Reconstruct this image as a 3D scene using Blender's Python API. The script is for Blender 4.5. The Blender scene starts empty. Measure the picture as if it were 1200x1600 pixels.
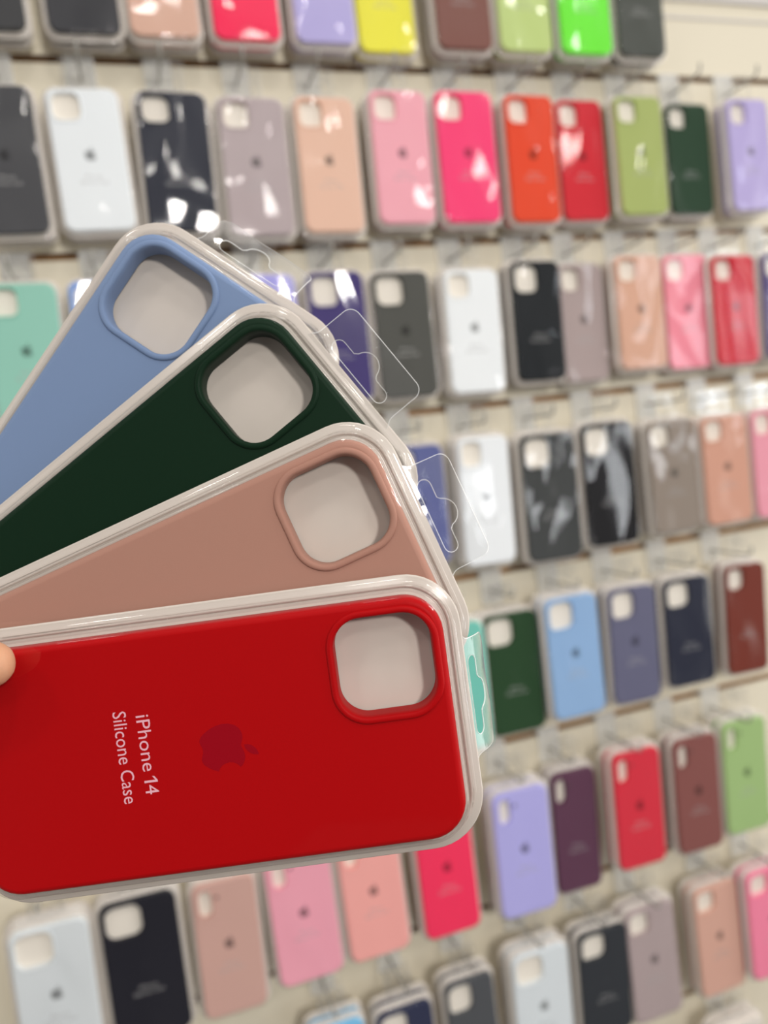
import bpy, bmesh, math, random
from mathutils import Vector, Matrix, Euler
from mathutils.geometry import tessellate_polygon

random.seed(7)
sc = bpy.context.scene
COL = sc.collection
R = math.radians

# ------------------------------------------------------------------ camera, light, exposure
cam_data = bpy.data.cameras.new('camera')
cam = bpy.data.objects.new('camera', cam_data)
COL.objects.link(cam)
_m = Matrix(((0.946791, 0.137306, -0.291092), (-0.299806, 0.047287, -0.952828), (-0.117064, 0.989399, 0.085936)))
cam.matrix_world = Matrix.Translation((-0.30831, -0.88122, 1.51441)) @ _m.to_4x4()
cam_data.sensor_fit = 'HORIZONTAL'
cam_data.sensor_width = 36.0
cam_data.lens = 36.0
cam_data.clip_start = 0.01
cam_data.dof.use_dof = True
cam_data.dof.focus_distance = 0.243
cam_data.dof.aperture_fstop = 9.2
sc.camera = cam

sc.view_settings.view_transform = 'Standard'
sc.view_settings.look = 'None'
sc.view_settings.gamma = 1.0
sc.view_settings.use_curve_mapping = False
sc.view_settings.exposure = -0.16

WORLD_TOP, WORLD_BAND, WORLD_RIGHT, WORLD_LEFT = 0.62, 0.25, 2.6, 0.9
world = bpy.data.worlds.new('world')
sc.world = world
world.use_nodes = True
# world glow with an added dark cone back left, for dark cover reflections
_nt = world.node_tree
_bg = _nt.nodes['Background']
_tc = _nt.nodes.new('ShaderNodeTexCoord')
_dot = _nt.nodes.new('ShaderNodeVectorMath')
_dot.operation = 'DOT_PRODUCT'
_dot.inputs[1].default_value = Vector((-0.46, -0.88, 0.06)).normalized()
_mr = _nt.nodes.new('ShaderNodeMapRange')
_mr.interpolation_type = 'SMOOTHSTEP'
_mr.inputs['From Min'].default_value = 0.50
_mr.inputs['From Max'].default_value = 0.86
_mr.inputs['To Min'].default_value = WORLD_BAND
_mr.inputs['To Max'].default_value = 0.03
_nt.links.new(_tc.outputs['Generated'], _dot.inputs[0])
_nt.links.new(_dot.outputs['Value'], _mr.inputs['Value'])
_sep = _nt.nodes.new('ShaderNodeSeparateXYZ')
_nt.links.new(_tc.outputs['Generated'], _sep.inputs[0])
_up = _nt.nodes.new('ShaderNodeMapRange')          # added glow from overhead; no ceiling is built
_up.interpolation_type = 'SMOOTHSTEP'
_up.inputs['From Min'].default_value = 0.28
_up.inputs['From Max'].default_value = 0.52
_up.inputs['To Min'].default_value = 0.0
_up.inputs['To Max'].default_value = WORLD_TOP
_nt.links.new(_sep.outputs['Z'], _up.inputs['Value'])
_sum = _nt.nodes.new('ShaderNodeMath')
_sum.operation = 'ADD'
_nt.links.new(_mr.outputs[0], _sum.inputs[0])
_nt.links.new(_up.outputs[0], _sum.inputs[1])
_total = _sum
for _lo, _hi, _strength in ((0.70, 0.84, WORLD_RIGHT), (-0.72, -0.86, WORLD_LEFT)):
    _side = _nt.nodes.new('ShaderNodeMapRange')    # added glow from both sides, to brighten the gaps between rows
    _side.inputs['From Min'].default_value = _lo
    _side.inputs['From Max'].default_value = _hi
    _side.inputs['To Min'].default_value = 0.0
    _side.inputs['To Max'].default_value = _strength
    _nt.links.new(_sep.outputs['X'], _side.inputs['Value'])
    _add = _nt.nodes.new('ShaderNodeMath')
    _add.operation = 'ADD'
    _nt.links.new(_total.outputs[0], _add.inputs[0])
    _nt.links.new(_side.outputs[0], _add.inputs[1])
    _total = _add
_nt.links.new(_total.outputs[0], _bg.inputs['Strength'])
_bg.inputs['Color'].default_value = (1.0, 0.97, 0.93, 1)


def area_light(name, loc, size, power, color=(1, 0.96, 0.9), target=None, size_y=None):
    d = bpy.data.lights.new(name, 'AREA')
    d.shape = 'RECTANGLE'
    d.size = size
    d.size_y = size_y or size
    d.energy = power
    d.color = color
    o = bpy.data.objects.new(name, d)
    COL.objects.link(o)
    o.location = loc
    if target is not None:
        o.rotation_euler = (Vector(target) - Vector(loc)).to_track_quat('-Z', 'Y').to_euler()
    return o


for lx in (-1.3, -0.1, 1.1):
    area_light('ceiling_panel_light', (lx, -1.35, 2.85), 0.18, 4.5)
    area_light('ceiling_panel_light', (lx + 0.5, -2.5, 2.85), 0.24, 7.0)
area_light('added_front_fill', (0.15, -3.0, 2.15), 0.24, 36, (1.0, 0.965, 0.91), (0.1, 0.0, 1.4))  # added lamp behind the camera, brightens the wall gaps from the front
area_light('shop_window_light', (3.0, -2.9, 1.9), 0.6, 12, (0.85, 0.92, 1.0), (0.1, 0, 1.4), 1.0)
area_light('added_glint_light', (2.3, -3.4, 1.15), 0.35, 7, (0.95, 0.97, 1.0), (0.2, 0, 1.3), 0.5)  # this and the next are added lamps, for glints on the wrinkled covers
area_light('added_glint_light', (1.0, -3.6, 0.9), 0.25, 4, (0.9, 0.95, 1.0), (0.2, 0, 1.2), 0.4)
sc.cycles.transparent_max_bounces = 24


# ------------------------------------------------------------------ materials
def lin(c, k=1.0):
    out = []
    for v in c[:3]:
        v = v / 255.0
        v = v / 12.92 if v <= 0.04045 else ((v + 0.055) / 1.055) ** 2.4
        out.append(min(0.95, v * k))
    return (*out, 1.0)


def new_mat(name):
    m = bpy.data.materials.new(name)
    m.use_nodes = True
    nt = m.node_tree
    nt.nodes.clear()
    out = nt.nodes.new('ShaderNodeOutputMaterial')
    return m, nt, out


def principled(name, color, rough=0.5, spec=0.4, metal=0.0, bump=0.0, bump_scale=400.0, mottling=0.0, sss=0.0):
    m, nt, out = new_mat(name)
    p = nt.nodes.new('ShaderNodeBsdfPrincipled')
    p.inputs['Base Color'].default_value = color
    p.inputs['Roughness'].default_value = rough
    p.inputs['Specular IOR Level'].default_value = spec
    p.inputs['Metallic'].default_value = metal
    if sss:
        p.inputs['Subsurface Weight'].default_value = sss
        p.inputs['Subsurface Radius'].default_value = (0.004, 0.0015, 0.0008)
        p.inputs['Subsurface Scale'].default_value = 1.0
    nt.links.new(p.outputs[0], out.inputs['Surface'])
    if bump or mottling:
        tc = nt.nodes.new('ShaderNodeTexCoord')
        nz = nt.nodes.new('ShaderNodeTexNoise')
        nz.inputs['Scale'].default_value = bump_scale
        nz.inputs['Detail'].default_value = 4
        nt.links.new(tc.outputs['Object'], nz.inputs['Vector'])
        if bump:
            b = nt.nodes.new('ShaderNodeBump')
            b.inputs['Strength'].default_value = 0.5
            b.inputs['Distance'].default_value = bump
            nt.links.new(nz.outputs['Fac'], b.inputs['Height'])
            nt.links.new(b.outputs[0], p.inputs['Normal'])
        if mottling:
            mx = nt.nodes.new('ShaderNodeMix')
            mx.data_type = 'RGBA'
            mx.inputs[6].default_value = color
            mx.inputs[7].default_value = tuple(c * (1 - mottling) for c in color[:3]) + (1,)
            nt.links.new(nz.outputs['Fac'], mx.inputs[0])
            nt.links.new(mx.outputs[2], p.inputs['Base Color'])
    return m


def clear_film(name, rough=0.04, haze=0.03, wrinkle=0.0, scale=20.0, ior=1.45, tint=(0.97, 0.97, 0.97, 1), hazecol=(0.8, 0.8, 0.8, 1)):
    """thin clear plastic: see-through, with a Fresnel gloss and a faint haze; wrinkles bend the gloss"""
    m, nt, out = new_mat(name)
    tr = nt.nodes.new('ShaderNodeBsdfTransparent')
    tr.inputs['Color'].default_value = tint
    gl = nt.nodes.new('ShaderNodeBsdfGlossy')
    gl.inputs['Roughness'].default_value = rough
    gl.inputs['Color'].default_value = (1, 1, 1, 1)
    df = nt.nodes.new('ShaderNodeBsdfDiffuse')
    df.inputs['Color'].default_value = hazecol
    fr = nt.nodes.new('ShaderNodeFresnel')
    geo = nt.nodes.new('ShaderNodeNewGeometry')        # a thin sheet reflects the same from either face
    io = nt.nodes.new('ShaderNodeMapRange')
    io.inputs['To Min'].default_value = ior
    io.inputs['To Max'].default_value = 1.0 / ior
    nt.links.new(geo.outputs['Backfacing'], io.inputs['Value'])
    nt.links.new(io.outputs[0], fr.inputs['IOR'])
    m1 = nt.nodes.new('ShaderNodeMixShader')
    m1.inputs[0].default_value = haze
    m2 = nt.nodes.new('ShaderNodeMixShader')
    nt.links.new(tr.outputs[0], m1.inputs[1])
    nt.links.new(df.outputs[0], m1.inputs[2])
    nt.links.new(fr.outputs[0], m2.inputs[0])
    nt.links.new(m1.outputs[0], m2.inputs[1])
    nt.links.new(gl.outputs[0], m2.inputs[2])
    nt.links.new(m2.outputs[0], out.inputs['Surface'])
    if wrinkle:
        tc = nt.nodes.new('ShaderNodeTexCoord')
        oi = nt.nodes.new('ShaderNodeObjectInfo')
        ad = nt.nodes.new('ShaderNodeVectorMath')
        ad.operation = 'MULTIPLY_ADD'
        sc_ = nt.nodes.new('ShaderNodeVectorMath')
        sc_.operation = 'SCALE'
        sc_.inputs[0].default_value = (3.1, 5.3, 7.7)
        nt.links.new(oi.outputs['Random'], sc_.inputs['Scale'])
        ad.inputs[1].default_value = (1.5, 1.0, 0.75)
        nt.links.new(tc.outputs['Object'], ad.inputs[0])
        nt.links.new(sc_.outputs[0], ad.inputs[2])
        nz = nt.nodes.new('ShaderNodeTexNoise')
        nz.inputs['Scale'].default_value = scale
        nz.inputs['Detail'].default_value = 1.0
        nz.inputs['Distortion'].default_value = 0.6
        nt.links.new(ad.outputs[0], nz.inputs['Vector'])
        b = nt.nodes.new('ShaderNodeBump')
        b.inputs['Strength'].default_value = 1.0
        amt = nt.nodes.new('ShaderNodeMapRange')
        amt.inputs['To Min'].default_value = wrinkle * 0.45
        amt.inputs['To Max'].default_value = wrinkle
        nt.links.new(oi.outputs['Random'], amt.inputs['Value'])
        nt.links.new(amt.outputs[0], b.inputs['Distance'])
        nt.links.new(nz.outputs['Fac'], b.inputs['Height'])
        nt.links.new(b.outputs[0], gl.inputs['Normal'])
        nt.links.new(b.outputs[0], fr.inputs['Normal'])
    return m


def milky(name, color, see=0.12, rough=0.35):
    m, nt, out = new_mat(name)
    p = nt.nodes.new('ShaderNodeBsdfPrincipled')
    p.inputs['Base Color'].default_value = color
    p.inputs['Roughness'].default_value = rough
    p.inputs['Specular IOR Level'].default_value = 0.5
    t = nt.nodes.new('ShaderNodeBsdfTransparent')
    mx = nt.nodes.new('ShaderNodeMixShader')
    mx.inputs[0].default_value = see
    nt.links.new(p.outputs[0], mx.inputs[1])
    nt.links.new(t.outputs[0], mx.inputs[2])
    nt.links.new(mx.outputs[0], out.inputs['Surface'])
    return m


M_wall = principled('cream_laminate', lin((228, 219, 198)), 0.45, 0.35, mottling=0.04, bump_scale=6)
M_groove = principled('golden_brown_groove', lin((190, 132, 58)), 0.5, 0.4, mottling=0.5, bump_scale=9)
M_trim = principled('pale_grey_panel', lin((205, 200, 196)), 0.5, 0.3)
M_floor = principled('dark_floor_tile', lin((62, 58, 55)), 0.5, 0.3, mottling=0.1, bump_scale=3)
M_ceiling = principled('white_ceiling_paint', lin((235, 232, 226)), 0.8, 0.2)
M_tray = milky('milky_tray_plastic', lin((200, 190, 181)), 0.12, 0.22)
M_tray_bg = milky('clear_tray_plastic', lin((238, 230, 222)), 0.30, 0.25)
M_card = principled('white_tray_floor', lin((206, 196, 187)), 0.6, 0.2)
M_card_bg = principled('pale_backing_card', lin((242, 234, 222)), 0.6, 0.2)
M_cover = clear_film('clear_cover_plastic', 0.02, 0.002, 0.0004, 14.0, 1.45)
M_cover_bg = clear_film('wrinkled_clear_cover', 0.07, 0.002, 0.016, 10.0, 1.40)
M_tab = clear_film('clear_tab_plastic', 0.06, 0.018, 0.0004, 60.0, 1.5)
M_tab_edge = clear_film('cut_edge_of_clear_plastic', 0.2, 0.55, 0.0, 10, 1.5, hazecol=(0.9, 0.9, 0.9, 1))
M_plate = clear_film('hazy_hook_plastic', 0.2, 0.45, 0.0002, 70.0, 1.3, tint=(1, 1, 0.99, 1), hazecol=(0.94, 0.93, 0.90, 1))
M_prong = milky('grey_hook_plastic', lin((168, 165, 158)), 0.25, 0.25)
M_print = principled('pale_pink_print', lin((226, 172, 184)), 0.5, 0.2)
M_print_bg = milky('pale_grey_print', lin((205, 203, 203)), 0.4, 0.5)
M_skin = principled('skin', lin((198, 148, 116)), 0.5, 0.35, bump=0.0002, bump_scale=900, mottling=0.08, sss=0.15)
M_nail = principled('thumb_nail', lin((226, 176, 158)), 0.3, 0.5)
M_dark = principled('painted_hole_shade', lin((70, 62, 62)), 0.6, 0.3)

_sil = {}


def silicone(c, k=1.15, rough=0.5, spec=0.1):
    key = (tuple(c), k, rough)
    if key not in _sil:
        _sil[key] = principled('silicone_%03d_%03d_%03d' % tuple(c), lin(c, k), rough, spec, bump=0.00005, bump_scale=2500)
    return _sil[key]


# ------------------------------------------------------------------ mesh helpers (pack space: x across, y away from viewer, z up; input in mm as x, up, out)
def P3(x, u, o):
    return (x / 1000.0, -o / 1000.0, u / 1000.0)


def rrect(w, h, r, n=8, cx=0.0, cy=0.0):
    """counter-clockwise rounded rectangle, w x h about (cx, cy)"""
    r = min(r, w / 2 - 1e-3, h / 2 - 1e-3)
    pts = []
    for (sx, sy, a0) in ((1, 1, 0), (-1, 1, 90), (-1, -1, 180), (1, -1, 270)):
        ox, oy = cx + sx * (w / 2 - r), cy + sy * (h / 2 - r)
        for k in range(n + 1):
            a = R(a0 + 90.0 * k / n)
            pts.append((ox + r * math.cos(a), oy + r * math.sin(a)))
    return pts


def add_loop(bm, pts, o):
    return [bm.verts.new(P3(x, u, o)) for x, u in pts]


def bridge(bm, a, b, smooth=True, mat=0):
    n = len(a)
    for i in range(n):
        f = bm.faces.new((a[i], a[(i + 1) % n], b[(i + 1) % n], b[i]))
        f.smooth = smooth
        f.material_index = mat


def cap(bm, loop, holes=(), flip=False, mat=0):
    vs = list(loop)
    polys = [[Vector((v.co.x, v.co.z, 0)) for v in loop]]
    for h in holes:
        polys.append([Vector((v.co.x, v.co.z, 0)) for v in h])
        vs += list(h)
    for tri in tessellate_polygon(polys):
        t = [vs[i] for i in tri]
        if len(set(t)) < 3:
            continue
        try:
            f = bm.faces.new(t)
        except ValueError:
            continue
        f.material_index = mat
        f.smooth = False


def finish(bm, name, mats, parent=None, recalc=True):
    if recalc:
        bmesh.ops.recalc_face_normals(bm, faces=bm.faces[:])
    me = bpy.data.meshes.new(name)
    bm.to_mesh(me)
    bm.free()
    for m in (mats if isinstance(mats, (list, tuple)) else [mats]):
        me.materials.append(m)
    o = bpy.data.objects.new(name, me)
    COL.objects.link(o)
    if parent is not None:
        o.parent = parent
    return o


def tag(o, label=None, cat=None, group=None, kind=None):
    if label:
        o['label'] = label
    if cat:
        o['category'] = cat
    if group:
        o['group'] = group
    if kind:
        o['kind'] = kind
    return o


def make_case(W, H, r, hole, mat, parent=None, u0=0.0):
    """soft phone case; hole = (cx, cy, w, h, corner radius, lip width). u0 lifts the origin (pack bottom)"""
    cx, cy, hw, hh, hr, lip = hole
    bm = bmesh.new()
    fil = 2.2
    A = add_loop(bm, rrect(W - 1.0, H - 1.0, r - .5, 8, 0, u0), -8.0)
    B = add_loop(bm, rrect(W, H, r, 8, 0, u0), -7.2)
    loops = [A, B]
    for k in range(6):
        a = R(90.0 * k / 5)
        ins = fil * (1 - math.cos(a))
        loops.append(add_loop(bm, rrect(W - 2 * ins, H - 2 * ins, r - ins, 8, 0, u0), -fil * 1.15 + fil * 1.15 * math.sin(a)))
    for a, b in zip(loops, loops[1:]):
        bridge(bm, a, b)
    hl = add_loop(bm, rrect(hw + lip, hh + lip, hr + lip / 2, 8, cx, cy + u0), 0.0)
    cap(bm, loops[-1], [hl])
    hl2 = add_loop(bm, rrect(hw + lip, hh + lip, hr + lip / 2, 8, cx, cy + u0), -7.0)
    bridge(bm, hl, hl2)
    case = finish(bm, 'phone_case', mat, parent)
    # raised lip round the camera opening
    bm = bmesh.new()
    prof = [(lip, -0.4), (lip - 0.05, 0.2), (lip - 0.35, 0.65), (lip - 0.8, 0.85), (0.75, 0.85), (0.3, 0.65), (0.0, 0.2), (-0.15, -2.0), (-0.15, -7.8)]
    lps = [add_loop(bm, rrect(hw + 2 * d, hh + 2 * d, hr + d, 10, cx, cy + u0), o) for d, o in prof]
    for a, b in zip(lps, lps[1:]):
        bridge(bm, a, b)
    if hw < 20:                            # flash opening beside the tall camera hole, its inner shade painted as a disc
        fx, fy = cx + hw / 2 + 5.5, cy + hh / 2 - 9.5 + u0
        rg = [add_loop(bm, [(fx + q * math.cos(2 * math.pi * i / 12), fy + q * math.sin(2 * math.pi * i / 12)) for i in range(12)], o) for q, o in ((3.0, -.1), (2.7, .4), (2.1, .4), (1.8, .1))]
        for a, b in zip(rg, rg[1:]):
            bridge(bm, a, b)
        cap(bm, rg[-1], mat=1)
    finish(bm, 'camera_rim', [mat, M_dark], case)
    return case


def make_tray(W, H, r, m, parent=None, u0=0.0, card=None, floor=-8.75, shell=None):
    """shallow tray with a stepped flange m wide round the case"""
    bm = bmesh.new()
    prof = [(m - .3, -9.35), (m, -9.1), (m - .1, -8.85), (m - .5, -8.6), (m * .62, -8.55), (m * .55, -8.25), (m * .45, -8.25), (m * .35, -8.35), (m * .34, -9.0), (m * .27, -9.0), (m * .26, -8.6), (m * .12, floor)]
    lps = [add_loop(bm, rrect(W + 2 * d, H + 2 * d, r + d * .9, 10, 0, u0), o) for d, o in prof]
    for a, b in zip(lps, lps[1:]):
        bridge(bm, a, b)
    cap(bm, lps[-1], mat=1)
    cap(bm, lps[0])
    return finish(bm, 'tray', [shell or M_tray, card or M_card], parent)


def make_cover(W, H, r, m, mat, parent=None, u0=0.0):
    """clear domed lid standing on the tray flange"""
    bm = bmesh.new()
    prof = [(m * .93, -8.3), (m * .66, -8.25), (m * .64, -8.0), (m * .60, -7.9), (m * .56, -8.0), (m * .54, -8.25), (m * .46, -8.25), (m * .44, -8.0), (m * .40, -7.9), (m * .36, -8.0), (m * .34, -8.25), (m * .29, -8.1), (m * .26, -7.2), (m * .17, -1.6), (m * .14, -0.3), (0.55, 0.5), (0.2, 0.95), (-0.2, 1.1), (-0.7, 1.12), (-0.95, 1.22), (-1.2, 1.22), (-1.45, 1.12)]
    lps = [add_loop(bm, rrect(W + 2 * d, H + 2 * d, r + d * .9, 10, 0, u0), o) for d, o in prof]
    for a, b in zip(lps, lps[1:]):
        bridge(bm, a, b)
    cap(bm, lps[-1])
    return finish(bm, 'cover', mat, parent)


def make_tab(base_u, width, height, cx=0.0, tilt=0.0, curl=0.0, parent=None, u0=0.0, out=-8.9, wave=0.0):
    """clear hang tab with a hanger slot; base_u is the tray edge it grows from"""
    k = height / 16.5
    w2 = width / 2
    outer = [(-w2 - 2.0, -1.5), (w2 + 2.0, -1.5), (w2 + 1.2, 0.6), (w2 + 0.3, 1.8 * k), (w2, 3.2 * k)]
    rc = 3.6
    for i in range(7):
        a = R(90.0 * i / 6)
        outer.append((w2 - rc + rc * math.cos(a), height - rc + rc * math.sin(a)))
    for i in range(7):
        a = R(90 + 90.0 * i / 6)
        outer.append((-w2 + rc + rc * math.cos(a), height - rc + rc * math.sin(a)))
    outer += [(-w2, 3.2 * k), (-w2 - 0.3, 1.8 * k), (-w2 - 1.2, 0.6)]
    s = width / 37.0
    slot = []
    lo, hi, ex, rb = 2.0 * k, 6.6 * k, 12.7 * s, 4.6 * s
    re = (hi - lo) / 2
    for i in range(9):
        a = R(-90 + 180.0 * i / 8)
        slot.append((ex - re + re * math.cos(a), (lo + hi) / 2 + re * math.sin(a)))
    slot.append((rb + 1.0, hi))
    for i in range(11):
        a = R(12 + 156.0 * i / 10)
        slot.append((rb * math.cos(a), hi + 0.2 + rb * math.sin(a)))
    slot.append((-rb - 1.0, hi))
    for i in range(9):
        a = R(90 + 180.0 * i / 8)
        slot.append((-ex + re + re * math.cos(a), (lo + hi) / 2 + re * math.sin(a)))
    bm = bmesh.new()
    t = 0.175

    def inset(lp, d):
        res = []
        for i in range(len(lp)):
            (x0, y0), (x1, y1) = lp[i - 1], lp[(i + 1) % len(lp)]
            ln = math.hypot(x1 - x0, y1 - y0) or 1.0
            res.append((lp[i][0] - (y1 - y0) / ln * d, lp[i][1] + (x1 - x0) / ln * d))
        return res

    # the die-cut rim is slightly rounded: a narrow band of its own along both outlines
    fr = [add_loop(bm, [(x + cx, u) for x, u in lp], t * .6) for lp in (outer, slot)]
    fi = [add_loop(bm, [(x + cx, u) for x, u in inset(lp, d)], t) for lp, d in ((outer, .22), (slot, -.22))]
    bk = [add_loop(bm, [(x + cx, u) for x, u in lp], -t) for lp in (outer, slot)]
    cap(bm, fi[0], [fi[1]])
    cap(bm, bk[0], [bk[1]])
    for i in (0, 1):
        bridge(bm, fr[i], fi[i], False, 1)
        bridge(bm, fr[i], bk[i], False, 1)
    bmesh.ops.recalc_face_normals(bm, faces=bm.faces[:])
    if tilt or curl or wave:
        for i in range(1, 12):
            u = height * i / 12.0
            bmesh.ops.bisect_plane(bm, geom=bm.verts[:] + bm.edges[:] + bm.faces[:], plane_co=P3(0, u, 0), plane_no=(0, 0, 1))
        if wave:
            for i in range(-8, 9):
                bmesh.ops.bisect_plane(bm, geom=bm.verts[:] + bm.edges[:] + bm.faces[:], plane_co=P3(cx + i * width / 18.0, 0, 0), plane_no=(1, 0, 0))
        for v in bm.verts:
            x, o, u = v.co.x * 1000, -v.co.y * 1000, v.co.z * 1000
            if u <= 0:
                continue
            # bend about the hinge: the angle grows from tilt - curl/2 to tilt + curl/2
            n = 12
            uu = oo = 0.0
            for j in range(n):
                a = R(tilt + curl * ((j + .5) / n * u / height - .5))
                uu += u / n * math.cos(a)
                oo -= u / n * math.sin(a)
            a = R(tilt + curl * (u / height - .5))
            oo += wave * math.sin((x - cx) * 0.32) * u / height
            v.co = P3(x, uu + o * math.sin(a), oo + o * math.cos(a))
    for v in bm.verts:
        v.co += Vector(P3(0, base_u + u0, out))
    return finish(bm, 'hang_tab', [M_tab, M_tab_edge], parent, recalc=False)


# --- the fruit mark and the lettering printed on the cases
MARK = ["m12.152 6.896c-.948 0-2.415-1.078-3.96-1.04-2.04.027-3.91 1.183-4.961 3.014-2.117 3.675-.546 9.103 1.519 12.09 1.013 1.454 2.208 3.09 3.792 3.039 1.52-.065 2.09-.987 3.935-.987 1.831 0 2.35.987 3.96.948 1.637-.026 2.676-1.48 3.676-2.948 1.156-1.688 1.636-3.325 1.662-3.415-.039-.013-3.182-1.221-3.22-4.857-.026-3.04 2.48-4.494 2.597-4.559-1.429-2.09-3.623-2.324-4.39-2.376-2-.156-3.675 1.09-4.61 1.09",
        "m15.53 3.83c.843-1.012 1.4-2.427 1.245-3.83-1.207.052-2.662.805-3.532 1.818-.78.896-1.454 2.338-1.273 3.714 1.338.104 2.715-.688 3.559-1.701"]


def path_points(d, n=5):
    import re
    toks = re.findall(r'[mc]|-?\d*\.\d+|-?\d+', d)
    x = float(toks[1])
    y = float(toks[2])
    nums = [float(t) for t in toks[4:]]
    pts = [(x, y)]
    for i in range(0, len(nums) - 5, 6):
        a = nums[i:i + 6]
        p0, p1, p2, p3 = (x, y), (x + a[0], y + a[1]), (x + a[2], y + a[3]), (x + a[4], y + a[5])
        for k in range(1, n + 1):
            t = k / n
            q = [(1 - t) ** 3 * p0[j] + 3 * (1 - t) ** 2 * t * p1[j] + 3 * (1 - t) * t * t * p2[j] + t ** 3 * p3[j] for j in (0, 1)]
            pts.append(tuple(q))
        x, y = p3
    if math.hypot(pts[0][0] - pts[-1][0], pts[0][1] - pts[-1][1]) < 0.02:
        pts.pop()
    return pts


def make_logo(size, cx, cy, mat, parent=None, u0=0.0):
    bm = bmesh.new()
    k = size / 24.0
    for d in MARK:
        pts = [((x - 11.9) * k + cx, -(y - 15.0) * k + cy + u0) for x, y in path_points(d)]
        top = add_loop(bm, pts, 0.04)
        bot = add_loop(bm, pts, -0.02)
        cap(bm, top)
        bridge(bm, top, bot, False)
    return finish(bm, 'logo', mat, parent)


def text_mesh(lines, mat, parent=None, u0=0.0, name='lettering'):
    """lines = [(text, centre x, centre up, width)] in mm, standing 0.05 mm proud of the case"""
    bm = bmesh.new()
    for txt, cx, cy, width, high in lines:
        if txt == '1':                     # a numeral with a flag, as in the print
            q = [(0.5, -.5), (0.5, .5), (0.2, .5), (-0.5, 0.27), (-0.5, 0.12), (0.14, 0.33), (0.14, -.5)]
            vs = [bm.verts.new(P3(x * width + cx, y * high + cy + u0, 0.05)) for x, y in q]
            bm.faces.new((vs[0], vs[1], vs[2], vs[5], vs[6]))
            bm.faces.new((vs[2], vs[3], vs[4], vs[5]))
            continue
        cu = bpy.data.curves.new('lettering', 'FONT')
        cu.body = txt
        cu.size = 1.0
        cu.resolution_u = 3
        o = bpy.data.objects.new('lettering', cu)
        COL.objects.link(o)
        dg = bpy.context.evaluated_depsgraph_get()
        me = bpy.data.meshes.new_from_object(o.evaluated_get(dg))
        xs = [v.co.x for v in me.vertices]
        ys = [v.co.y for v in me.vertices]
        k = width / (max(xs) - min(xs))
        mx = (max(xs) + min(xs)) / 2
        kv = high / max(ys)
        vs = [bm.verts.new(P3((v.co.x - mx) * k + cx, v.co.y * kv - high / 2 + cy + u0, 0.05)) for v in me.vertices]
        for p in me.polygons:
            try:
                bm.faces.new([vs[i] for i in p.vertices])
            except ValueError:
                pass
        bpy.data.objects.remove(o)
        bpy.data.curves.remove(cu)
        bpy.data.meshes.remove(me)
    return finish(bm, name, mat, parent)


# ------------------------------------------------------------------ the setting
def box_mesh(name, lo, hi, mat, parent=None, bevel=0.0):
    bm = bmesh.new()
    bmesh.ops.create_cube(bm, size=1.0)
    for v in bm.verts:
        v.co = Vector([lo[i] + (v.co[i] + .5) * (hi[i] - lo[i]) for i in range(3)])
    if bevel:
        bmesh.ops.bevel(bm, geom=bm.edges[:], offset=bevel, segments=2, affect='EDGES')
    return finish(bm, name, mat, parent)


GROOVES = [2.15, 1.95, 1.75, 1.55, 1.34, 1.12, 0.91, 0.69, 0.48, 0.27]
X0, X1 = -2.2, 2.6
bm = bmesh.new()
prof = [(0.0, 0.0)]                       # (y, z) outline of the slatted board, bottom to top
mats = []
for g in reversed(GROOVES):
    prof += [(0.0, g - 0.0045), (0.006, g - 0.0055), (0.013, g - 0.0055), (0.013, g + 0.0075), (0.006, g + 0.0045), (0.0, g + 0.0035)]
    mats += [0, 0, 1, 1, 1, 0]
# a shallow seam and the grey panel above the blank slat at the upper right
prof += [(0.0, 2.42), (0.02, 2.42), (0.02, 0.0)]
mats += [0, 0, 0, 0]
a = [bm.verts.new((X0, y, z)) for y, z in prof]
b = [bm.verts.new((X1, y, z)) for y, z in prof]
n = len(prof)
for i in range(n):
    f = bm.faces.new((a[i], a[(i + 1) % n], b[(i + 1) % n], b[i]))
    f.material_index = mats[i] if i < len(mats) else 0
wall = tag(finish(bm, 'wall_back', [M_wall, M_groove]), 'cream slatted display wall with brown grooves', 'wall', kind='structure')
tag(box_mesh('trim_1', (0.62 - 0.2, -0.0015, 2.0262), (X1, 0.0005, 2.0295), M_trim), 'thin pale seam across the blank slat', 'trim', kind='structure')
tag(box_mesh('trim_2', (0.42, -0.004, 2.0485), (X1, 0.0, 2.148), M_trim), 'pale grey panel at the top right of the wall', 'trim', kind='structure')
tag(box_mesh('floor', (X0, -5.0, -0.05), (X1, 0.02, 0.0), M_floor), 'dark shop floor', 'floor', kind='structure')
tag(box_mesh('wall_upper', (X0, 0.0, 2.42), (X1, 0.02, 2.95), M_trim), 'plain upper wall', 'wall', kind='structure')


# ------------------------------------------------------------------ packs on the wall
BW, BH, BR_, BM_ = 68.0, 145.0, 10.5, 4.5        # case size and tray margin, mm
UB = BH / 2 + BM_                                 # pack origin sits at the bottom edge of the tray
HOLES = {'s': (-16.0, 54.0, 26.5, 27.5, 8, 2.2), 'b': (-13.5, 51.5, 32.0, 33.0, 9.5, 2.2), 'p': (-20.0, 51.0, 14.0, 29.0, 7.0, 2.0)}
ROW_WORD = {'1': 'top', '2': 'second', '3': 'third', '4': 'fourth', '5': 'fifth', '6': 'sixth', '7': 'bottom', '8': 'lowest'}

proto = {}
for hk in HOLES:
    c = make_case(BW, BH, BR_, HOLES[hk], silicone((128, 128, 128)), None, UB)
    proto[hk] = (c.data, [ch for ch in c.children][0].data)
    for ch in list(c.children):
        bpy.data.objects.remove(ch)
    bpy.data.objects.remove(c)


def proto_mesh(o):
    me = o.data
    bpy.data.objects.remove(o)
    return me


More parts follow.
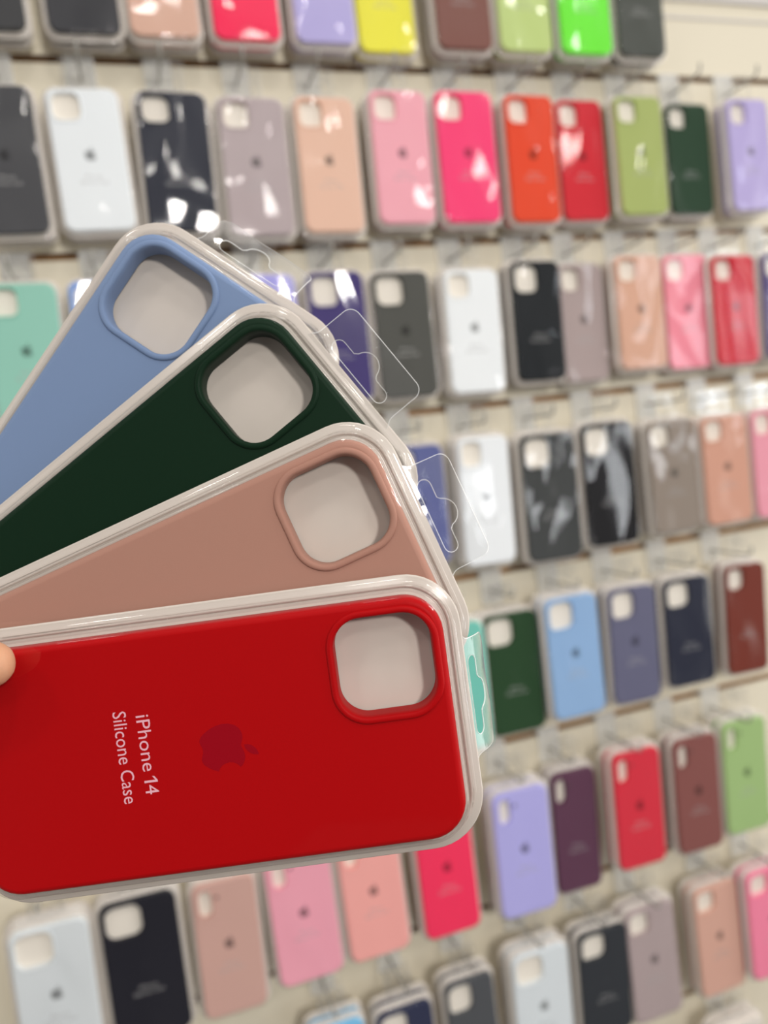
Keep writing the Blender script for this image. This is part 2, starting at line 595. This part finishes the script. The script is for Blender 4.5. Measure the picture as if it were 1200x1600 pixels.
ME_tray = proto_mesh(make_tray(BW, BH, BR_, BM_, None, UB, M_card_bg, -5.2, M_tray_bg))
ME_cover = proto_mesh(make_cover(BW, BH, BR_, BM_, M_cover_bg, None, UB))
ME_tab = proto_mesh(make_tab(BH / 2 + BM_ - .3, 32.0, 32.0, 0, 0, 0, None, UB))
ME_logo = proto_mesh(make_logo(13.0, 0.0, 4.0, M_print_bg, None, UB))
ME_text = proto_mesh(text_mesh([("iPhone", 0, -17.0, 16.0, 3.8), ("Silicone Case", 0, -23.0, 27.0, 3.8)], M_print_bg, None, UB))


def put(name, me, parent, mat=None):
    o = bpy.data.objects.new(name, me)
    COL.objects.link(o)
    o.parent = parent
    if mat is not None:
        o.material_slots[0].link = 'OBJECT'
        o.material_slots[0].material = mat
    return o


def wall_pack(x, z, w, h, d, roll, color, hole, label, group, printed=True):
    """x, z, w, h of the case centre and size in mm; d = distance of the case face from the wall"""
    root = bpy.data.objects.new('phone_case_pack', None)
    root.empty_display_size = 0.03
    COL.objects.link(root)
    sx, sz = w / BW, h / BH
    rot = R(roll)
    low = UB * sz / 1000.0
    root.location = (x / 1000.0 + low * math.sin(-rot) * -1 * -1, -d / 1000.0, z / 1000.0 - low * math.cos(rot))
    root.rotation_euler = (0, -rot, 0)
    root.scale = (sx, 1, sz)
    tag(root, label, 'phone case', group)
    mat = silicone(color)
    put('tray', ME_tray, root)
    case = put('phone_case', proto[hole][0], root, mat)
    put('camera_rim', proto[hole][1], case, mat)
    if printed:
        lum = (0.3 * color[0] + 0.6 * color[1] + 0.1 * color[2]) / 255
        k = 0.32 if lum > 0.28 else 1.7
        dark = tuple(int(min(255, v * (0.66 if lum > 0.28 else 1.0) + (0 if lum > 0.28 else 6))) for v in color)
        put('logo', ME_logo, case, silicone(dark, 1.0, 0.3))
        put('lettering', ME_text, case)
    put('cover', ME_cover, root)
    put('hang_tab', ME_tab, root)
    return root


def make_hook_meshes():
    # clear plate that hooks over the groove, and the grey prong that carries the packs
    bm = bmesh.new()
    fr = add_loop(bm, rrect(30, 46, 2.5, 4, 0, -18), 2.6)
    bk = add_loop(bm, rrect(30, 46, 2.5, 4, 0, -18), 0.8)
    cap(bm, fr)
    cap(bm, bk)
    bridge(bm, fr, bk, False)
    lip0 = add_loop(bm, rrect(26, 3.0, 0.4, 2, 0, 0.0), 1.0)
    lip1 = add_loop(bm, rrect(26, 3.0, 0.4, 2, 0, 0.0), -8.0)
    bridge(bm, lip0, lip1, False)
    cap(bm, lip1)
    plate = proto_mesh(finish(bm, 'plate', M_plate))
    prongs = {}
    for L in (62, 78):
        bm = bmesh.new()
        path = [(2.0, -23.0), (L * .5, -23.0), (L - 6, -22.4), (L - 2, -20.5), (L, -16.5), (L, -11.0)]
        rings = []
        for i, (o, u) in enumerate(path):
            p0 = path[max(0, i - 1)]
            p1 = path[min(len(path) - 1, i + 1)]
            t = Vector((p1[0] - p0[0], p1[1] - p0[1])).normalized()
            ring = []
            for k in range(8):
                a = 2 * math.pi * k / 8
                rr = 1.6
                ring.append(bm.verts.new(P3(rr * math.cos(a), u + rr * math.sin(a) * t.x, o - rr * math.sin(a) * t.y)))
            rings.append(ring)
        for r0, r1 in zip(rings, rings[1:]):
            bridge(bm, r0, r1)
        bm.faces.new(rings[0])
        bm.faces.new(rings[-1])
        prongs[L] = proto_mesh(finish(bm, 'prong', M_prong))
    return plate, prongs


ME_plate, ME_prongs = make_hook_meshes()
G_OF = {'1': 2.15, '2': 1.95, '3': 1.75, '4': 1.55, '5': 1.34, '6': 1.12, '7': 0.91, '8': 0.69}
PACKS = [
    ('1a', -390, 2026, 70, 145, 45, 0.0, (58, 58, 60), 's', 'dark grey phone case pack at the left end of the top row'),
    ('1b', -301, 2026, 68, 145, 45, 0.0, (56, 56, 60), 's', 'charcoal phone case pack left of the blush one in the top row'),
    ('1c', -223.5, 2026, 69, 145, 45, 0.0, (205, 166, 148), 's', 'blush beige phone case pack in the top row'),
    ('1d', -139, 2026, 70, 145, 45, 0.0, (255, 48, 88), 's', 'neon red-pink phone case pack in the top row'),
    ('1e', -53.5, 2026, 67, 145, 45, 0.0, (174, 166, 212), 's', 'lavender phone case pack beside the yellow one in the top row'),
    ('1f', 22, 2026, 68, 145, 31, 0.0, (226, 220, 70), 's', 'bright yellow phone case pack in the top row'),
    ('1g', 112, 2026, 68, 145, 45, 0.0, (122, 80, 72), 's', 'brown phone case pack in the top row right of the yellow one'),
    ('1h', 190, 2026, 68, 145, 45, 0.0, (182, 200, 128), 's', 'pale green phone case pack in the top row'),
    ('1i', 272.5, 2026, 70, 145, 45, 0.0, (108, 224, 58), 's', 'neon green phone case pack in the top row'),
    ('1j', 351.5, 2026, 67, 145, 45, 0.0, (72, 75, 70), 's', 'dark grey phone case pack at the right end of the top row'),
    ('2a', -391.9, 1831.8, 63, 140.9, 45, 0.3, (72, 72, 75), 's', 'dark grey phone case pack at the left edge of the second row'),
    ('2b', -312.2, 1831.3, 68.0, 138.5, 45, 0.6, (222, 226, 229), 's', 'white phone case pack in the second row'),
    ('2c', -234.0, 1829.0, 70.1, 140.6, 45, -1.6, (48, 50, 60), 's', 'black phone case pack between white and mauve ones in the second row'),
    ('2d', -151.3, 1823.5, 69.8, 142.6, 45, -1.2, (172, 158, 160), 's', 'mauve grey phone case pack in the second row'),
    ('2e', -70.6, 1825.0, 66.9, 144.0, 45, -1.1, (218, 180, 160), 's', 'beige phone case pack in the second row left of the light pink one'),
    ('2f', 15.5, 1832.8, 66.9, 145.5, 45, -1.1, (228, 162, 174), 's', 'light pink phone case pack in the second row'),
    ('2g', 97.9, 1832.9, 71.2, 147.4, 45, -0.6, (255, 66, 116), 's', 'hot pink phone case pack with a dark logo in the second row'),
    ('2h', 180.7, 1830.7, 64.5, 146.7, 45, -0.9, (216, 72, 44), 's', 'orange phone case pack in the second row'),
    ('2i', 259.8, 1833.9, 64.5, 144.0, 31, -0.2, (200, 40, 52), 's', 'red phone case pack tucked beside the orange one in the second row'),
    ('2j', 335.5, 1833.9, 68.2, 143.3, 45, 0.0, (160, 172, 104), 's', 'olive green phone case pack in the second row'),
    ('2k', 418.7, 1834.7, 65.9, 138.5, 31, -0.5, (36, 62, 42), 's', 'dark green phone case pack in the second row'),
    ('2l', 506.9, 1834.6, 65.2, 140.6, 45, 1.0, (178, 166, 212), 's', 'lavender phone case pack at the right edge of the second row'),
    ('3a', -403.5, 1643.2, 66.4, 141.5, 45, -1.4, (140, 190, 174), 's', 'mint phone case pack at the left edge of the third row'),
    ('3b', -325.9, 1643.7, 64.6, 137.9, 45, -1.3, (128, 160, 216), 's', 'light blue case pack peeking out beside the mint one in the third row'),
    ('3c', -164.7, 1636.9, 67.5, 148.5, 45, -2.1, (160, 156, 218), 's', 'periwinkle case pack seen behind the hang tab of the held blue pack'),
    ('3d', -80.8, 1639.1, 64.2, 142.8, 45, -0.8, (66, 56, 108), 'b', 'dark purple phone case pack in the third row behind the held green pack'),
    ('3e', -3.0, 1636.4, 68.5, 141.0, 45, -0.4, (78, 78, 74), 'b', 'dark grey phone case pack in the third row beside the dark purple one'),
    ('3f', 80.0, 1634.2, 68.3, 142.3, 45, -1.6, (226, 229, 231), 's', 'white phone case pack in the third row'),
    ('3g', 166.2, 1640.9, 65.2, 142.2, 45, -1.3, (30, 33, 36), 'b', 'black phone case pack in the third row right of the white one'),
    ('3h', 237.8, 1636.4, 63, 144.0, 31, -0.9, (166, 150, 148), 's', 'mauve phone case pack tucked beside the black one in the third row'),
    ('3i', 313.7, 1642.4, 66.7, 140.4, 45, -0.6, (206, 162, 140), 's', 'beige phone case pack in the third row'),
    ('3j', 396.1, 1640.8, 68.7, 146.3, 31, -0.7, (232, 138, 154), 's', 'pink phone case pack in the third row'),
    ('3k', 460.7, 1636.4, 67.6, 141.0, 45, -0.3, (196, 38, 54), 's', 'red phone case pack in the third row'),
    ('3l', 541.5, 1638.0, 70.3, 138.1, 45, -0.8, (96, 86, 128), 's', 'purple case pack cut off by the right edge in the third row'),
    ('4a', -10.1, 1439.8, 63, 139.0, 50, -0.8, (92, 98, 146), 's', 'slate blue phone case pack behind the hang tab of the held pink pack'),
    ('4b', 70.1, 1435.0, 64.6, 152.0, 50, -1.5, (226, 229, 232), 's', 'white phone case pack in the fourth row'),
    ('4c', 158.3, 1428.2, 73.9, 154.9, 50, -1.0, (62, 64, 64), 'b', 'dark grey phone case pack in the fourth row right of the white one'),
    ('4d', 243.3, 1433.6, 73.5, 153.0, 50, -0.6, (20, 19, 22), 'b', 'black phone case pack in the fourth row'),
    ('4e', 341.2, 1431.3, 70.8, 144.4, 50, 0.5, (138, 126, 116), 's', 'taupe phone case pack in the fourth row'),
    ('4f', 424.0, 1429.6, 71.7, 141.6, 50, 0.2, (200, 150, 130), 's', 'dusky rose phone case pack in the fourth row'),
    ('4g', 504.3, 1429.5, 69.7, 144.3, 50, 0.4, (224, 150, 166), 's', 'pink phone case pack cut off by the right edge in the fourth row'),
    ('5a', 12.0, 1220.3, 68.3, 152.8, 56, -0.7, (112, 188, 174), 's', 'turquoise phone case pack peeking out behind the hang tab of the held red pack'),
    ('5b', 89.5, 1219.0, 73.2, 150.0, 42, -0.5, (40, 68, 42), 'b', 'dark green phone case pack in the fifth row'),
    ('5c', 169.1, 1228.2, 71.7, 151.6, 56, 0.2, (138, 170, 208), 'b', 'light blue phone case pack in the fifth row'),
    ('5d', 251.7, 1226.6, 68.2, 148.2, 56, -1.1, (98, 98, 122), 'b', 'slate purple phone case pack in the fifth row'),
    ('5e', 336.8, 1228.2, 71.8, 140.9, 56, -0.8, (40, 43, 58), 'b', 'navy black phone case pack in the fifth row'),
    ('5f', 425.9, 1228.6, 64.6, 146.8, 56, -1.8, (112, 48, 36), 's', 'rust brown phone case pack at the right end of the fifth row'),
    ('6a', -30.3, 1008.5, 69.7, 157.5, 60, 0.4, (255, 54, 92), 'p', 'neon red-pink phone case pack under the corner of the held red pack'),
    ('6b', 69.3, 1003.3, 74.3, 158.3, 60, -0.5, (170, 166, 220), 'p', 'lavender phone case pack in the sixth row'),
    ('6c', 147.2, 1002.3, 63.0, 157.5, 46, -1.5, (92, 58, 78), 'p', 'plum phone case pack tucked beside the lavender one in the sixth row'),
    ('6d', 234.2, 1015.2, 69.6, 153.9, 60, -0.9, (204, 50, 66), 'p', 'red phone case pack with an oval camera hole in the sixth row'),
    ('6e', 325.6, 1011.9, 68.8, 155.1, 60, -0.7, (130, 80, 76), 'p', 'brown phone case pack with an oval camera hole in the sixth row'),
    ('6f', 403.9, 1017.6, 70.3, 154.9, 60, -1.0, (154, 182, 122), 'p', 'light green phone case pack at the right end of the sixth row'),
    ('6v', -465.7, 996.3, 75.5, 155.9, 60, -0.8, (208, 213, 216), 'b', 'white phone case pack at the bottom left below the held red pack'),
    ('6w', -376.8, 999.1, 77.3, 156.8, 60, -0.3, (34, 34, 42), 'b', 'black phone case pack right of the white one at the bottom left'),
    ('6x', -291.6, 995.7, 67.7, 152.0, 60, -1.0, (194, 156, 146), 'p', 'beige phone case pack below the held red pack with an oval camera hole'),
    ('6y', -202.2, 1005.2, 72.5, 151.9, 60, 0.9, (228, 158, 174), 'p', 'light pink phone case pack below the held red pack'),
    ('6z', -120.3, 1006.3, 70.9, 149.5, 60, 1.0, (232, 164, 158), 'p', 'coral pink phone case pack below the held red pack'),
    ('7a', -187.1, 789.2, 64.2, 156, 60, -0.3, (118, 182, 220), 's', 'sky blue case pack just peeking up at the bottom edge of the photo'),
    ('7b', -101.9, 783.1, 68.7, 156, 60, 0.6, (48, 52, 76), 'b', 'navy phone case pack at the bottom edge left of the grey one'),
    ('7c', -18.6, 791.1, 63, 156, 60, 0.6, (78, 80, 84), 'b', 'grey phone case pack at the bottom edge left of a white one'),
    ('7d', 71.4, 796.8, 77, 156, 60, -1.0, (208, 214, 218), 'b', 'white phone case pack in the bottom row left of the charcoal one'),
    ('7e', 159.9, 802.1, 71.5, 142.6, 60, -1.5, (50, 53, 58), 'b', 'charcoal phone case pack in the bottom row right of a white one'),
    ('7f', 240.0, 805.3, 73.1, 156, 60, 0.8, (168, 152, 152), 's', 'mauve phone case pack in the bottom row'),
    ('7g', 356.3, 793.0, 71.5, 156, 46, 1.2, (208, 164, 148), 's', 'blush phone case pack in the bottom row'),
    ('7h', 433.7, 802.2, 77, 156, 60, 0.9, (238, 132, 160), 's', 'pink phone case pack at the right edge of the bottom row'),
    ('8a', 368.1, 598.3, 76.7, 156, 60, 1.5, (222, 214, 205), 's', 'pale case pack whose top edge shows in the bottom right corner'),
]

SHORT = lambda s: s.replace(' phone case pack', ' pack').replace(' case pack', ' pack')
for key, x, z, w, h, d, roll, color, hole, label in PACKS:
    row = key[0]
    grp = 'front phone case packs on the display wall'
    wall_pack(x, z, w, h, d, roll, color, hole, label, grp)
    extra = 1
    step = 16.0 if d >= 40 else 14.5
    for e in range(extra):
        lab = SHORT(label)
        lab = ('pack right behind the ' if len(lab.split()) <= 12 else 'pack behind the ') + lab
        wall_pack(x + random.uniform(-1.5, 1.5), z + random.uniform(-1, 1), w, h, d - step * (e + 1), roll, color, hole, lab, 'packs hanging behind the front ones', printed=False)
    hk = bpy.data.objects.new('display_hook', None)
    COL.objects.link(hk)
    hk.empty_display_size = 0.02
    hk.location = (x / 1000.0, 0.0, G_OF[row])
    lab = SHORT(label)
    tag(hk, ('clear plate hook above the ' if len(lab.split()) <= 11 else 'hook above the ') + lab, 'hook', 'clear display hooks in the wall grooves')
    put('plate', ME_plate, hk)
    put('prong', ME_prongs[62 if d < 50 else 78], hk)

# ------------------------------------------------------------------ the four packs held in a fan
FW, FH, FR, FM = 75.5, 150.0, 12.0, 6.1
FHOLE = (-17.86, 55.81, 30.5, 30.5, 9.0, 2.2)


def held_pack(loc, eul, s, color, label, tab, logo=False, k=1.0, rough=0.45):
    root = bpy.data.objects.new('phone_case_pack', None)
    COL.objects.link(root)
    m = Matrix.Translation(loc) @ Euler([R(a) for a in eul], 'XYZ').to_matrix().to_4x4()
    low = (FH / 2 + FM) * s / 1000.0
    root.matrix_world = m @ Matrix.Translation((0, 0, -low)) @ Matrix.Diagonal((s, 1.0, s, 1))
    root.empty_display_size = 0.03
    tag(root, label, 'phone case', 'phone case packs held in a fan')
    u0 = FH / 2 + FM
    mat = silicone(color, k, rough, 0.08)
    make_tray(FW, FH, FR, FM, root, u0)
    case = make_case(FW, FH, FR, FHOLE, mat, root, u0)
    if logo:
        make_logo(17.5, 0.4, 3.0, silicone((146, 0, 20), 1.0, 0.4), case, u0)
        text_mesh([("iPhone", -3.96, -19.8, 17.2, 4.1), ("1", 7.2, -19.8, 1.9, 4.1), ("4", 10.3, -19.8, 2.9, 4.1), ("Silicone Case", -0.4, -26.75, 28.2, 4.1)], M_print, case, u0)
    make_cover(FW, FH, FR, FM, M_cover, root, u0)
    tilt, curl, wave = tab
    make_tab(FH / 2 + FM - .6, 37.0, 16.6, -2.2, tilt, curl, root, u0, -8.75, wave)
    return root


HELD = [
    ((-0.29963, -0.64493, 1.42917), (-79.088, 84.979, -96.035), 1.0013, (168, 0, 5), 'bright red phone case pack at the front of the held fan', (62, 30, 1.1), True),
    ((-0.2986, -0.63082, 1.46104), (-15.517, 71.263, -31.72), 1.0207, (168, 125, 110), 'dusty pink phone case pack held just behind the red one', (18, 10, 0), False),
    ((-0.30661, -0.6141, 1.49129), (-9.038, 56.835, -24.573), 1.0508, (11, 37, 21), 'dark green phone case pack held between the blue and pink ones', (0, 8, 0), False),
    ((-0.31896, -0.59654, 1.51619), (-6.455, 40.142, -21.16), 1.0654, (118, 138, 172), 'light blue phone case pack at the back of the held fan', (36, 40, 0.6), False),
]
for loc, eul, s, color, label, tab, logo in HELD:
    held_pack(loc, eul, s, color, label, tab, logo)

# ------------------------------------------------------------------ the hand
CW = Matrix.Translation((-0.30831, -0.88122, 1.51441)) @ _m.to_4x4()


def hand_point(x, y, z):
    """millimetres right, down and ahead of the photographer's eye -> world"""
    return CW @ Vector((x / 1000.0, -y / 1000.0, -z / 1000.0))


BONES = [
    # thumb, on the front of the red pack
    [((-115.6, 44.8, 225.6), 7.2), ((-124, 46, 223.5), 8.6), ((-136, 47.5, 221), 8.8), ((-150, 49, 219.5), 9.2), ((-168, 53, 220), 9.6), ((-186, 60, 224), 11), ((-212, 84, 250), 15), ((-240, 110, 282), 20)],
    # palm
    [((-200, 36, 302), 11), ((-222, 62, 296), 15), ((-240, 110, 284), 19)],
    [((-203, 56, 305), 12), ((-224, 78, 297), 16), ((-246, 112, 284), 20)],
    [((-206, 76, 305), 12), ((-228, 94, 297), 16), ((-250, 116, 284), 20)],
    [((-210, 95, 302), 11), ((-232, 106, 294), 15), ((-252, 122, 284), 19)],
    # fingers, behind the stack
    [((-200, 36, 302), 10.5), ((-160, 30, 297), 9.0), ((-134, 28, 291.5), 8.0), ((-112, 28, 289.5), 7.0)],
    [((-203, 56, 305), 10.5), ((-158, 50, 298), 9.0), ((-128, 49, 292), 8.1), ((-102, 49, 289.7), 7.1)],
    [((-206, 76, 305), 10.0), ((-162, 71, 298), 8.6), ((-134, 70, 291.7), 7.8), ((-110, 70, 289.5), 6.9)],
    [((-210, 95, 302), 9.0), ((-174, 91, 296), 7.6), ((-152, 90, 291), 6.9), ((-134, 90, 288.8), 6.2)],
    # wrist and forearm
    [((-246, 114, 284), 21), ((-275, 150, 268), 24), ((-330, 225, 225), 30)],
]
bm = bmesh.new()
for chain in BONES:
    for (p0, r0), (p1, r1) in zip(chain, chain[1:]):
        p0, p1 = hand_point(*p0), hand_point(*p1)
        nstep = max(2, int((p1 - p0).length * 1000 / (min(r0, r1) * .3)))
        for i in range(nstep + 1):
            t = i / nstep
            r = (r0 + (r1 - r0) * t) / 1000.0
            bmesh.ops.create_icosphere(bm, subdivisions=2, radius=r * 1.015, matrix=Matrix.Translation(p0.lerp(p1, t)))
hand = finish(bm, 'person', M_skin, recalc=False)
md = hand.modifiers.new('remesh', 'REMESH')
md.mode = 'VOXEL'
md.voxel_size = 0.0013
md.use_smooth_shade = True
ms = hand.modifiers.new('smooth', 'SMOOTH')
ms.factor = 0.5
ms.iterations = 8
me = bpy.data.meshes.new_from_object(hand.evaluated_get(bpy.context.evaluated_depsgraph_get()))
hand.modifiers.clear()
hand.data = me
if not me.materials:
    me.materials.append(M_skin)
for p in me.polygons:
    p.use_smooth = True
tag(hand, 'bare thumb at the left edge pressing on the held red case pack', 'person')
